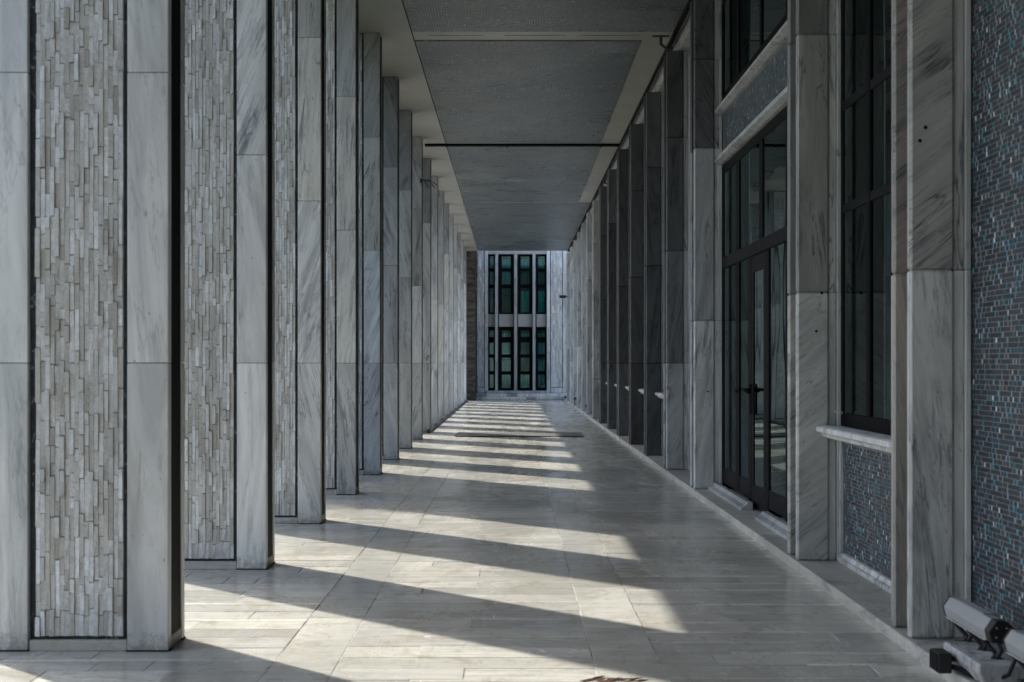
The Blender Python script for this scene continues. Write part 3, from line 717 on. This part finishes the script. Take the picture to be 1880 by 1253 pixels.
for yy in (25.4, 31.6, 37): 
    b = MB(); b.tube([(0, yy, 0), (-.02, yy, -.09), (.04, yy, -.12)], .02, 6); b.build('cable_loop', M['rubber'], t)

# ------------------------------------------------------------------ end of the colonnade
s_ = 45.5 / FPX
def PX(p): return (p - 942) * s_
def PZ(p): return 1.3 - (p - 667) * s_
E = 45.5; TOP = 5.8
st = thing('entrance_steps', 'two low white marble steps at the end of the colonnade', 'steps')
q = random.Random(8)
for (y0, z0, z1) in ((43.4, 0, .105), (44.0, .106, .205)):
    x = -1.55
    while x < 2.2:
        w = q.uniform(.35, .9); slab('step_block', M['marble'], x, min(x + w - .004, 2.3), y0, 45.3, z0, z1, st, .006, (q.choice([0, 0, .3, .5]), .1, q.random(), .5)); x += w
B = thing('end_building', 'facade with teal windows and white stone panels closing the colonnade', 'building', (0, E, 0))
one('wall', M['concrete'], -12, 4, .50, .9, -.1, TOP, B)
one('ledge', M['concrete'], PX(896), PX(1010), -.08, .499, .0, PZ(722), B); one('sill_band', M['marble'], PX(894), PX(1009), -.12, .3, PZ(722) + .001, PZ(718), B, .004, (.2, .1, .3, .5))
one('head_band', M['concrete'], PX(896), PX(1004), .02, .3, PZ(466.5), TOP, B)
cols = [(896, 909), (916, 943), (951, 977.5), (985, 1003.5)]
for a, c in ((909, 914), (944, 949.5), (978, 983)):
    one('mullion_fin', M['marble'], PX(a), PX(c), -.02, .46, PZ(718) + .002, PZ(466.5) - .002, B, .006, (.35, .25, q.random(), .5))
gl = [0]
lit = {(0, 'L'): 'cccc', (1, 'L'): 'cbcc', (2, 'L'): 'c--c', (3, 'L'): 'cccc', (0, 'U'): 'ccc', (1, 'U'): 'cc-', (2, 'U'): 'c-c', (3, 'U'): 'c-c'}
for i, (a, c) in enumerate(cols):
    one('spandrel', M['concrete'], PX(a) + .005, PX(c) - .005, .16, .44, PZ(600), PZ(577), B)
    for key, rows, (zt, zb) in (('L', [(607, 619), (629, 651), (657, 682), (688, 713)], (601, 717)), ('U', [(470, 492), (498, 522), (529, 574)], (467, 576.5))):
        f = MB(); x0, x1 = PX(a) + .004, PX(c) - .004; fw = .10 if i in (1, 2) else .055
        f.box(x0, x0 + fw, .24, .32, PZ(zb), PZ(zt)); f.box(x1 - fw, x1, .24, .32, PZ(zb), PZ(zt))
        edges = [zt] + [v for r_ in rows for v in r_] + [zb]
        for j in range(0, len(edges), 2): f.box(x0 + fw, x1 - fw, .24, .32, PZ(edges[j + 1]), PZ(edges[j]) )
        wn = f.build('window', M['black'], B)
        for j, (za, zc) in enumerate(rows):
            one('pane', M['glass_far'], x0 + fw, x1 - fw, .27, .28, PZ(zc), PZ(za), wn)
            ch = lit[(i, key)][j]
            if ch != '-':
                bl = MB(); nn = 8; w_ = (x1 - x0 - 2 * fw) / nn
                pr = [(x0 + fw + w_ * kk, .35 + .02 * math.sin(kk * 2.3 + i)) for kk in range(nn + 1)]; pr = pr + [(aa, cc + .01) for aa, cc in reversed(pr)]
                bl.prism(pr, PZ(zc) + .01, PZ(za) - (.02 if j % 2 else .1), 'Z'); bl.build('curtain', M['curtain'] if ch == 'c' else M['blind'], wn)
        one('window_back', M['room'], x0, x1, .42, .45, PZ(zb), PZ(zt), wn)
def far_panel(xa, xb, seed):
    q = random.Random(seed); mb = MB(); x = xa
    while x < xb - .005:
        w = .05; z = .42
        while z < TOP - .3:
            h = q.uniform(.12, .34); mb.box(x + .001, min(x + w, xb) - .001, -.01 - q.uniform(0, .035), .05, z + .001, min(z + h, TOP - .3) - .001, skip='bd'); z += h
        x += w
    o = stuff(mb.build('stone', M['stone'], B)); return o
one('panel_backing', M['slate'], PX(876.5), PX(896), .03, .499, .2, TOP, B); one('panel_backing', M['slate'], PX(1004), PX(1045), .03, .499, .2, TOP, B)
far_panel(PX(879), PX(889), 1); far_panel(PX(1011.5), PX(1032.5), 2)
for a, c in ((890, 896), (876.7, 878.6), (1004, 1010), (1033.5, 1039), (1039.5, 1046)):
    for lv in range(4): slab('marble_slab', M['marble'], PX(a), PX(c), -.05, .029, (.21, 1.3, 2.61, 3.93)[lv], (1.298, 2.608, 3.928, TOP)[lv], B, .004, (q.choice([0, .05, .2]), .0, q.random(), .5))
for a, c in ((879, 889.5), (1011, 1033)): one('plinth', M['marble'], PX(a), PX(c), -.04, .029, .21, .40, B, .004)
bw = thing('brown_stone_wall', 'dark brown rough stone wall at the far left end', 'wall', (0, 42.9, 0))
one('wall_core', M['brown'], -2.6, PX(877) - .02, .02, 2.54, -.13, TOP, bw)
mb = MB(); z = 0
while z < TOP:
    h = q.uniform(.03, .08); x = -2.6
    while x < PX(876) - .03:
        w = q.uniform(.12, .4); x1 = min(x + w, PX(876)); mb.box(x + .002, x1 - .002, -.01 - q.uniform(0, .03), .03, z, z + h - .004, skip='b'); x = x1
    y = .03
    while y < 2.5:
        w = q.uniform(.12, .4); y1 = min(y + w, 2.54); mb.box(PX(877) - .04, PX(877) - .02 + q.uniform(0, .03), y, y1 - .003, z, z + h - .004, skip='l'); y = y1
    z += h
stuff(mb.build('stone', M['brown'], bw))

# ------------------------------------------------------------------ cypress outside, whose shade falls across the colonnade
ct = thing('cypress_tree', 'tall dark cypress outside beyond the left fins', 'tree', (-6.6, 17.1, -.13))
b = MB(); q = random.Random(12)
b.tube([(0, 0, 0), (.05, 0, 2.5), (0, .05, 6), (0, 0, 10.5)], .14, 8); b.build('trunk', M['bark'], ct)
b = MB()
for i in range(22000):
    z = q.uniform(1.0, 12.2); rad = 1.38 * min(1, (z - .7) / 1.6) * min(1, ((12.4 - z) / 5.5)) ** .6
    a = q.uniform(0, 2 * math.pi); rr_ = rad * math.sqrt(q.random()) * q.uniform(.85, 1.08)
    p = Vector((math.cos(a) * rr_, math.sin(a) * rr_, z)); u = Vector((q.gauss(0, 1), q.gauss(0, 1), q.gauss(0, 1))).normalized(); v = u.orthogonal().normalized()
    n0 = len(b.v); L = q.uniform(.07, .14); w_ = .035
    b.v += [tuple(p - u * L), tuple(p + v * w_), tuple(p + u * L), tuple(p - v * w_)]; b.f.append((n0, n0 + 1, n0 + 2, n0 + 3)); b.mi.append(0); b.col.append(None)
link('crown', b.mesh('crown', M['leaf'], fix=False), ct)
